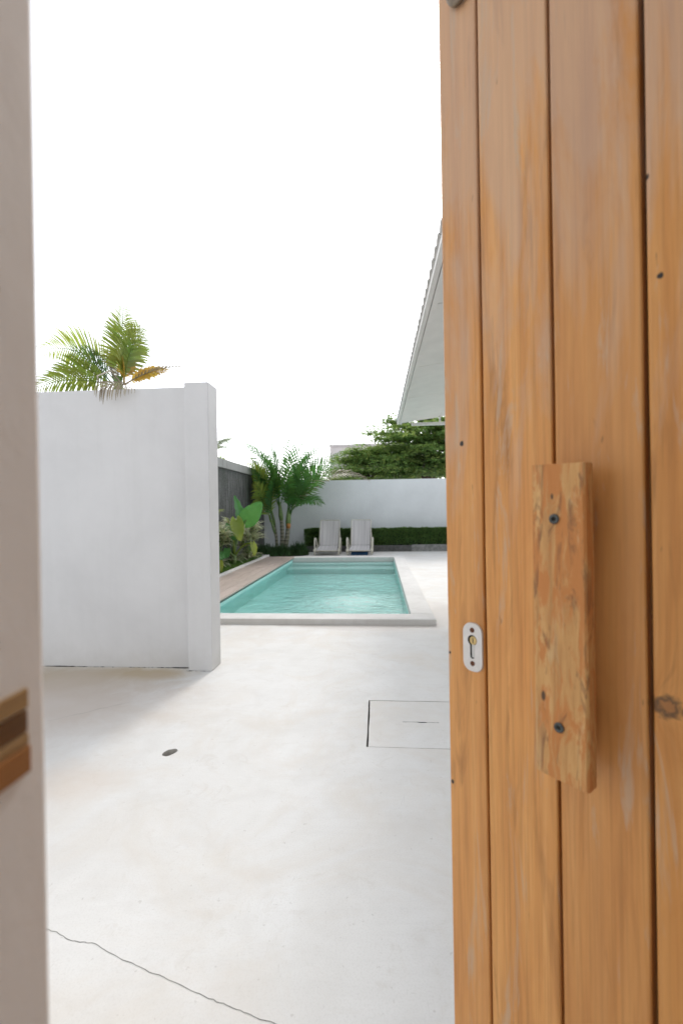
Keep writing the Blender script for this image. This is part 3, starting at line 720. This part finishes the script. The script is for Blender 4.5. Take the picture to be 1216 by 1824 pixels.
# ---- hedge
def leafcloud(b, pts, size, mat=0, aspect=.55, flat=.0):
    for p in pts:
        p = Vector(p); a = random.random()*6.283; e = (random.random()-.4)*1.8*(1-flat)
        d = Vector((math.cos(a)*math.cos(e), math.sin(a)*math.cos(e), math.sin(e))); s_ = d.cross(Vector((random.random()-.5, random.random()-.5, 1))).normalized()
        l = size*(.6+.8*random.random()); w_ = l*aspect*.5; n_ = s_.cross(d)
        b.face([p-d*l*.5, p+s_*w_-n_*l*.06, p+d*l*.5, p-s_*w_-n_*l*.06], mat)
def hedge(name, x0, x1, label):
    r = empty(name, ((x0+x1)/2, 13.38, 0)); tag(r, label, 'hedge', 'clipped hedges along the far wall'); hw = (x1-x0)/2
    b = MB(); rows = []
    n = max(4, int(hw*2/.2))
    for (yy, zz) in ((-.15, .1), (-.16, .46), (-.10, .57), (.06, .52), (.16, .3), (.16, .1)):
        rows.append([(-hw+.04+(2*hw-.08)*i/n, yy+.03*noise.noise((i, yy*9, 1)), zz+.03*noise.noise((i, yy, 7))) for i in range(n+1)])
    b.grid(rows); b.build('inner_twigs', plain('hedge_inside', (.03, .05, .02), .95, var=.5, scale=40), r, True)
    b = MB(); pts = []
    for k in range(int(hw*2*6500)):
        x = -hw+2*hw*random.random(); tp = .63+.035*noise.noise(((x+x0)*2.5, 0, 4))+.02*noise.noise(((x+x0)*9, 2, 0))
        if random.random() < .55: pts.append((x, -.22+.06*random.random()+.03*noise.noise((x*5, 1, 1)), .14+(tp-.12)*random.random()**.7))
        else:
            yy = .42*random.random()**1.6; pts.append((x, -.2+yy, tp-.35*yy+.05*(random.random()-.4)))
    leafcloud(b, pts, .048); b.build('leaves', HEDGEL, r)
    b = MB()
    for k in range(int(hw*26)):
        x = -hw+2*hw*random.random(); z = .62; b.tube([(x, -.1, .5), (x+.02*random.random(), -.1+.05*random.random(), z+.08*random.random())], [.003, .0015], 4)
    b.build('shoots', HEDGEL, r)
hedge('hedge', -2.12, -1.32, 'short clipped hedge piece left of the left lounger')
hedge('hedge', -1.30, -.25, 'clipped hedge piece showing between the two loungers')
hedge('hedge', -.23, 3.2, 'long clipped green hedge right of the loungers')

# ---- spreading tree behind the wall
def tree(O, label, centre_x, levels, hgt, seed, leafn, lsize, name='spreading_tree'):
    random.seed(seed); O = Vector(O); r = empty(name, O); tag(r, label, 'tree')
    b = MB(); tr = [(0, 0, 0), (.05, .03, .8), (-.03, .05, 1.7), (.02, 0, hgt*.72), (.05, .05, hgt)]
    b.tube(tr, [.14, .12, .10, .06, .02], 9); b.build('trunk', BARK, r, True)
    cl = []; 
    for (z, rx, nb) in levels:
        for k in range(nb):
            az = 6.283*(k+.35*random.random())/nb+z; l = rx*(.7+.45*random.random())
            p0 = Vector((0, 0, z-.25)); pts = [p0]
            for i in range(1, 7):
                t = i/6; pts.append(Vector((math.cos(az+.35*math.sin(t*2+k))*l*t, math.sin(az+.35*math.sin(t*2+k))*l*t*.8, z-.25+.42*t**.6-.10*t*t+.05*random.random())))
            b = MB(); b.tube(pts, [.032*(1-.85*i/6)+.004 for i in range(7)], 6); b.build('limb', BARK, r, True)
            for i in range(2, 7):
                q = pts[i]
                for s in range(3+int(2*i/6)):
                    sa = az+(random.random()-.5)*2.6; sl_ = .16+.32*random.random()
                    e = q+Vector((math.cos(sa)*sl_, math.sin(sa)*sl_, (random.random()-.35)*.16)); cl.append(e); cl.append(q.lerp(e, .5)); cl.append(e+Vector((.2*random.gauss(0, 1), .2*random.gauss(0, 1), -.05+.14*random.gauss(0, 1))))
    b = MB(); 
    for c in cl:
        tip = random.random()
        m = 1 if (tip > .72) else 0
        for k in range(leafn):
            a = random.random()*6.283; rr = .03+.11*random.random(); e = -.25+.75*random.random()
            d = Vector((math.cos(a)*math.cos(e), math.sin(a)*math.cos(e), math.sin(e)*.7)); p = c+d*rr+Vector((0, 0, .03*(random.random()-.5)))
            s_ = Vector((-math.sin(a), math.cos(a), .4*(random.random()-.5))).normalized(); l = lsize*(.6+.7*random.random()); w_ = l*.24
            t_ = p+d*l+Vector((0, 0, -.3*l)); mid = p+d*l*.6
            b.face([p, mid+s_*w_, t_, mid-s_*w_], m)
    b.build('crown', [TREEL, TREEL2], r); random.seed(seed+1)
    return r
tree((1.75, 16.6, 0), 'broad layered green tree behind the far white wall', 0, [(2.35, 1.75, 9), (2.65, 2.35, 11), (3.0, 2.05, 11), (3.35, 1.9, 10), (3.75, 1.75, 9), (4.05, 1.1, 7)], 4.2, 3, 13, .12)
tree((-.35, 15.6, 0), 'smaller pale green tree left of the layered tree, above the wall', 0, [(2.05, 1.05, 8), (2.35, 1.15, 9), (2.7, .75, 7), (2.95, .45, 5)], 2.9, 11, 11, .095)
tree((3.6, 17.4, 0), 'dark green tree at the right behind the white wall, beside the door', 0, [(2.3, 1.5, 8), (2.8, 1.8, 9), (3.4, 1.7, 9), (4.0, 1.3, 8)], 4.3, 21, 12, .12)
# creeper along the wall top
b = MB(); pts = []
random.seed(5)
for k in range(1500):
    x = -2.05+1.5*random.random(); pts.append((x, 13.95+.25*random.random(), 1.98+(.05+.17*abs(noise.noise((x*2, 0, 3))))*random.random()*1.5))
leafcloud(b, pts, .075); r = empty('creeper', (-1.3, 14.05, 0)); tag(r, 'pale creeper foliage spilling along the top of the far wall', 'plant'); b.build('leaves', TREEL2, r).location = (1.3, -14.05, 0)
b = MB(); b.tube([(-2.05, 14.05, 1.2), (-1.9, 14.05, 1.98), (-1.2, 14.06, 2.02), (-.6, 14.05, 2.0)], .012, 6); b.build('stem', BARK, r, True).location = (1.3, -14.05, 0)
# bush and far palm behind the dark wall
for (x, y, z, rr, nm, lab) in ((-4.0, 11.2, 2.35, .25, 'bush', 'rounded yellow green bush top behind the dark wall cap'),):
    r = empty(nm, (x, y, 0)); tag(r, lab, 'bush'); b = MB(); b.tube([(0, 0, 0), (0, 0, 1.2), (.03, 0, z)], [.05, .04, .02], 7); b.build('trunk', BARK, r, True)
    b = MB(); pts = []
    for k in range(900):
        v = Vector((random.gauss(0, 1), random.gauss(0, 1), random.gauss(0, 1))).normalized()*rr*(.6+.4*random.random()); pts.append((v.x*1.5, v.y*1.5, z+v.z*.8))
    leafcloud(b, pts, .07); b.build('crown', TREEL2, r)
O = Vector((-9.3, 26, 0)); fp = empty('far_palm', O); tag(fp, 'faint far palm crown just right of the wall pier', 'palm tree')
b = MB(); b.tube([(0, 0, 0), (.1, 0, 2.5), (0, 0, 4.5)], [.16, .13, .1], 8); b.build('trunk', STEM, fp, True)
for k in range(11):
    frond(fp, [PALMH], (0, 0, 4.5), rad(33*k), rad(20+45*random.random()), 1.7, 1.4, 24, .5, .05, .1, sag=.9, rr=.02)

# ================================================================== LOUNGERS
def lounger(O, rz, label, towel):
    r = empty('sun_lounger', O, rz); tag(r, label, 'sun lounger', 'pair of sun loungers at the far pool end')
    # local: x right, y away from the pool, seat front at y = 0
    wf, wb_ = .27, .25
    def sling(name, p0, p1, w0, w1, sagz, nrm):
        rows = []
        for i in range(9):
            t = i/8; c = Vector(p0).lerp(Vector(p1), t); w_ = w0*(1-t)+w1*t; row = []
            for j in range(7):
                s = (j-3)/3; row.append(c+Vector((s*w_, 0, 0))+Vector(nrm)*(-sagz*(1-s*s)*math.sin(math.pi*t)))
            rows.append(row)
        b = MB(); b.grid(rows); back = [[Vector(q)-Vector(nrm)*.004 for q in rw] for rw in rows]; b.grid(back[::-1])
        return b.build(name, SLING, r, True)
    sling('seat', (0, .0, .135), (0, .62, .215), wf, wb_, .03, (0, -.13, .99))
    bk = sling('backrest', (0, .63, .22), (0, 1.0, .865), wb_, wb_+.005, .035, (0, -.86, .5))
    b = MB(); b.tube([(-wb_-.02, .60, .20), (-wb_-.02, 1.0, .865), (-wb_-.008, 1.012, .885), (wb_+.008, 1.012, .885), (wb_+.02, 1.0, .865), (wb_+.02, .60, .20)], .011, 8); b.build('back_frame', CREAM, r, True)
    b = MB(); b.tube([(-wf-.018, .62, .21), (-wf-.018, .0, .13), (-wf, -.02, .12), (wf, -.02, .12), (wf+.018, .0, .13), (wf+.018, .62, .21)], .012, 8); b.build('seat_frame', CREAM, r, True)
    for s in (-1, 1):
        pts = []
        for i in range(21):
            t = i/20; a = math.pi*t; y = .36-.26*math.cos(a); z = .0+.42*math.sin(a)**.55 if 0 < t < 1 else 0.0
            pts.append((s*(.315+.02*math.sin(a)), y-.02, z+.006))
        b = MB(); b.tube(pts, .019, 9); arm = b.build('armrest', CREAM, r, True)
        b = MB(); b.tube([(s*.315, .13, .14), (s*.315, .55, .20)], .009, 7); b.build('brace', CREAM, arm, True)
        b = MB(); b.tube([(s*.285, .02, .125), (s*.345, .02, .125)], .034, 14); b.build('roller', CREAM, r, True)
        b = MB(); b.tube([(s*.30, .05, .13), (s*.305, .03, .006)], .013, 8); b.build('leg', CREAM, r, True)
        b = MB(); b.tube([(s*.265, .86, .62), (s*.29, 1.06, .25), (s*.29, 1.10, .006)], .012, 8); b.build('leg', CREAM, r, True)
    b = MB(); b.tube([(-.29, 1.085, .14), (.29, 1.085, .14)], .009, 7); b.build('crossbar', CREAM, r, True)
    return r
lounger((-1.36, 12.05, 0), rad(0), 'cream framed lounger with striped grey sling, nearer the palms', False)
lounger((-.52, 12.05, 0), rad(-1.5), 'cream framed lounger with a blue cloth under its seat', True)
b = MB(); rows = []
for i in range(7):
    rows.append([(-.22+.44*j/14, -.03+.5*i/6, .015+.055*(1-abs(i-3)/3)**.5+.012*noise.noise((j*.8, i, 3))) for j in range(15)])
b.grid(rows); b.grid([[(p[0], p[1], p[2]-.012) for p in rw] for rw in rows][::-1])
o = b.build('folded_towel', BLUE, None, True); o.location = (-.52, 12.12, 0); tag(o, 'dark blue folded cloth lying under the right lounger seat', 'towel')

# ================================================================== GATE PILLAR (left, near)
gp = empty('gate_pillar', (-.2255, .300, 0)); tag(gp, 'blurred beige rendered gate pillar at the left edge, close to the camera', 'pillar')
b = MB(); b.box((-1.6, -.22, 0), (0, 0, 2.7)); b.build('pillar_body', PILLAR, gp, bevel=.004)
RAILW = mat_wood('dark_rail_wood', (.46, .22, .07), (.34, .14, .035), (.2, .08, .02), worn=.2)
RAILL = mat_wood('tan_rail_wood', (.50, .34, .17), (.42, .27, .12), (.3, .18, .08), worn=.2)
RAILD = mat_wood('brown_rail_wood', (.26, .14, .04), (.19, .09, .025), (.12, .05, .015), worn=.1)
for (z0, z1, x1, m) in ((1.0765, 1.089, .002, RAILL), (1.061, 1.0755, .0012, RAILD), (1.0535, 1.0605, .002, RAILL), (1.036, 1.053, .003, RAILW)):
    b = MB(); b.box((0, 0, -.06), (x1+.004, z1-z0, .06)); o = b.build('wooden_strip', m, gp, bevel=.001); o.rotation_euler = (rad(90), 0, 0); o.location = (-.004, -.0775, z0)

# ================================================================== DOOR
LX, LY = .1272, .8889                       # latch edge on the floor plan
DD = Vector((.6953, -.718, 0)).normalized() # along the door towards the hinge
door = empty('wooden_door', (LX, LY, 0)); tag(door, 'open orange plank door with a chunky wooden pull handle', 'door')
Rm = Matrix((DD, Vector((-DD.y, DD.x, 0)), Vector((0, 0, 1)))).transposed().to_4x4()  # local +y = away from the camera side
Rm.translation = (LX, LY, 0); door.matrix_world = Rm @ Matrix.Rotation(rad(-.25), 4, 'Y')
# local frame: x along the door, -y towards the viewer, z up
KN = [((.351, 0, .935), .018)]
HO = [((.349, 0, 1.494), .0045), ((.038, 0, 1.314), .005), ((.006, 0, .69), .004), ((.335, 0, 1.629), .004), ((.0045, 0, .93), .003)]
DOORW = mat_wood('varnished_door_wood', (.80, .42, .145), (.70, .325, .09), (.53, .215, .052), KN, HO, .55, .12, wornc=(.54, .42, .31), haze_glow=.5)
edges = [0, .081, .206, .331, .456, .581, .706, .83]
for i in range(7):
    b = MB(); x0, x1 = edges[i]+((.0018, .0018, .0024, .0034)[min(i, 3)] if i else 0), edges[i+1]-(.0018, .0024, .0034, .0034)[min(i, 3)]; rows = []; NZ = 40
    prof = [(x0, .020), (x0, .0025), (x0+.0018, .0004), (x0+.005, 0), (x1-.005, 0), (x1-.0018, .0004), (x1, .0025), (x1, .020)]
    for k in range(NZ+1):
        z = .015+2.43*k/NZ
        rows.append([(x+(.0007*noise.noise((z*3.1, i, 2 if x < (x0+x1)/2 else 5)) if 0 < i else 0), y, z) for x, y in prof])
    b.grid(rows); b.face(rows[-1]); b.face(rows[0][::-1]); b.face([rows[0][0], rows[-1][0], rows[-1][-1], rows[0][-1]])
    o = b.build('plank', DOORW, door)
    o.color = ((1, .97, .95, 1), (1.06, 1.04, 1.0, 1), (.91, .86, .82, 1), (.95, .89, .79, 1), (1, .95, .9, 1), (.9, .86, .82, 1), (1, 1, 1, 1))[i]
b = MB(); b.box((.004, .0205, .02), (.826, .034, 2.44)); b.build('back_board', plain('dark_door_back', (.05, .024, .01), .9, var=.3), door)
for z in (.25, 1.2, 2.2):
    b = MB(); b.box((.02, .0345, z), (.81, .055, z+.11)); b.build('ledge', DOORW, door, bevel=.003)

# pull handle, hewn and weathered
def mat_handle():
    N = NM('weathered_handle_wood'); v = N.co()
    g = N.noise(N.co((55, 55, 4)), 1.2, 5, .65, .4); p = N.noise(N.co((34, 34, 7)), 1.3, 5, .7, .9); q = N.noise(N.co((45, 45, 9)), 1.3, 5, .65, 1.2)
    c = N.ramp(g, [(.3, (.48, .23, .08)), (.5, (.64, .345, .125)), (.75, (.74, .45, .19))])
    c = N.mix(N.ramp(p, [(.46, 0.0), (.54, .9)]), c, (.58, .22, .06))
    c = N.mix(N.ramp(q, [(.55, 0.0), (.66, .7)]), c, (.22, .10, .045))
    c = N.mix(N.ramp(N.noise(N.co((30, 30, 5), (3, 1, 7)), 1.4, 4, .6, .6), [(.6, 0.0), (.68, .6)]), c, (.66, .44, .22))
    for pp, r in (((-.021, -.02, -.115), .007), ((-.004, -.02, .17), .004)):
        d = N.dist(v, pp, (1/r*1.8, 0, 1/r*.8)); c = N.mix(N.ramp(d, [(.6, .9), (1.0, 0.0)]), c, (.06, .045, .03))
    N.bump(N.math('ADD', N.math('MULTIPLY', g, .5), N.math('MULTIPLY', p, -.8)), .5, .004)
    return N.set(c, .6, .35)
HANDLE = mat_handle()
hx, hz = .2365, 1.042       # handle centre; front face 60 mm in front of the door
b = MB(); rows = []; NZ = 44
for k in range(NZ+1):
    t = k/NZ; z = -.2165+.432*t; row = []
    for (x, y) in ((-.0365, -.002), (-.0365, -.020), (-.0335, -.0262), (-.01, -.0275), (.014, -.0272), (.0372, -.0266), (.0405, -.0235), (.0402, -.002)):
        ex = x+.0007*noise.noise((z*16, x*40, 1))+.0004*noise.noise((z*60, x*30, 8)); ey = y+.0006*noise.noise((x*50, z*22, 4))
        zz = z
        if k == 0: zz = z-.0108-.0018*(x/.036)-.006*max(0, noise.noise((x*70, 0, 3)))
        if k == NZ: zz = z-.001*(x/.036)
        row.append((ex, ey, zz))
    rows.append(row+[row[0]])
b.grid(rows); b.face([q for q in rows[0][:-1]]); b.face([q for q in rows[-1][:-1]][::-1])
pull = b.build('pull_handle', HANDLE, door); pull.location = (hx, -.0335, hz)
for z, s in ((.135, 1), (-.145, -1)):
    b = MB(); b.box((-.014, .0, z-.03), (.0185, .032, z+.03)); b.build('spacer_block', HANDLE, pull, bevel=.003)
SCREW = plain('dark_screw_steel', (.10, .105, .10), .45, .7, .5, .3, 200)
for (x, z) in ((-.001, .1385), (.0015, -.153)):
    b = MB(); rr_ = [.0002, .003, .003, .0068, .0072]; yy = [-.0275, -.0275, -.0290, -.0296, -.0280]
    rows = [[(x+r_*math.cos(6.2832*j/18), y_, z+r_*math.sin(6.2832*j/18)) for j in range(19)] for r_, y_ in zip(rr_, yy)]
    b.grid(rows, 0, lambda i, j: 1 if i < 2 else 0); b.build('screw', [SCREW, GRIME], pull, True)

# keyhole plate
ex_, ez_ = .0565, .951
esc = empty('keyhole_plate'); esc.parent = door; esc.location = (ex_, -.0005, ez_)
ol = []
hw, hh, cr_ = .0195, .0425, .0165
for cx, cz, a0 in ((hw-cr_, hh-cr_, 0), (-hw+cr_, hh-cr_, 90), (-hw+cr_, -hh+cr_, 180), (hw-cr_, -hh+cr_, 270)):
    for k in range(7):
        a = rad(a0+15*k); ol.append((cx+cr_*math.cos(a), cz+cr_*math.sin(a)))
kh = []
for k in range(19):
    a = rad(-60+300*k/18); kh.append((.0094*math.cos(a), .0125+.0094*math.sin(a)))
kh += [(-.0047, -.014)]+[(.0047*math.cos(rad(180+36*k)), -.0155+.0047*math.sin(rad(180+36*k))) for k in range(1, 5)]+[(.0047, -.014)]
pl = sheet_with_holes('plate', ol, [kh], 0, (.004,), [plain('worn_white_enamel', (.72, .69, .66), .3, var=.07, scale=60), GRIME], esc)
pl.rotation_euler = (rad(90), 0, 0); pl.location = (0, -.0032, 0)
b = MB()
for i in range(len(ol)):
    p, q = ol[i], ol[(i+1) % len(ol)]; b.face([(p[0], -.0032, p[1]), (q[0], -.0032, q[1]), (q[0]*1.03, 0, q[1]*1.02), (p[0]*1.03, 0, p[1]*1.02)])
b.build('plate_rim', pl.data.materials[0], esc)
b = MB(); b.box((-.011, -.0004, -.022), (.011, .0, .024)); b.build('lock_recess', GRIME, esc)
BRASS = plain('worn_brass', (.55, .40, .18), .35, .8, .5, .2, 90)
cy = empty('lock_cylinder'); cy.parent = esc; cy.location = (.0022, 0, .0125)
b = MB(); b.tube([(0, -.0008, 0), (0, -.0036, 0), (0, -.0042, 0)], [.0074, .0074, .0068], 20); c_ = b.build('cylinder_plug', BRASS, esc, False); c_.location = (.0022, 0, .0125)
bpy.data.objects.remove(cy)
b = MB(); b.box((-.0008, -.0046, -.0042), (.0008, -.0043, .0042)); o = b.build('key_slot', GRIME, c_)
b = MB(); b.box((-.0014, -.003, -.0178), (.0044, -.0008, .0065)); b.build('cylinder_body', plain('dull_zinc', (.55, .54, .52), .45, .4), esc, bevel=.0008)
RUST = plain('rusty_screw', (.16, .06, .03), .7, .4, .5, .4, 300)
for z in (.0305, -.0285):
    b = MB(); b.tube([(0, -.0032, z), (0, -.0042, z), (0, -.0046, z)], [.0046, .0044, .0026], 14); s_ = b.build('screw', RUST, esc)
    b = MB(); b.box((-.003, -.0049, z-.0004), (.003, -.00465, z+.0004)); b.build('screw_slot', GRIME, esc)
# ring high on the door
b = MB(); pts = []
for k in range(25):
    a = 6.2832*k/24; pts.append((.019*math.cos(a), -.012-.004*math.sin(a), .032*math.sin(a)))
b.tube(pts, .0058, 10, cap=False); ring = b.build('ring_pull', plain('tarnished_bronze', (.22, .17, .12), .45, .6, .5, .3, 90), door, True); ring.location = (.051, 0, 2.124)
b = MB(); b.tube([(.051, 0, 2.155), (.051, -.014, 2.158), (.051, -.02, 2.158)], [.012, .010, .007], 12); b.build('ring_boss', ring.data.materials[0], door, True)
# unseen walls added behind and beside the camera to block sky from the door
lw = empty('sky_block_wall', (.78, -.9, 0)); tag(lw, 'unseen dark walls added behind the viewer to block sky light', 'wall')
b = MB(); b.box((0, -1.4, 0), (.2, 1.0, 4.4)); b.build('wall_panel', CAPSTONE, lw, bevel=.004)  # added unseen wall, blocks sky light
b = MB(); b.box((-1.5, -1.62, 0), (.2, -1.42, 4.4)); b.build('wall_panel', DARKWALL, lw, bevel=.004)  # added unseen wall, blocks sky light
b = MB(); b.box((-.7, -1.4, 2.75), (.2, .98, 2.85)); b.build('sky_block_canopy', TRIM, lw, bevel=.004)  # unseen gate cover, keeps overhead sky off the door
# gate wall that carries the hinges, right of the door
gr = empty('hinge_wall', (.745, .3, 0)); tag(gr, 'beige rendered gate wall behind the door hinges', 'wall')
b = MB(); b.box((.0, -.18, 0), (2.5, .02, 2.7)); b.build('wall_panel', PILLAR, gr, bevel=.004)
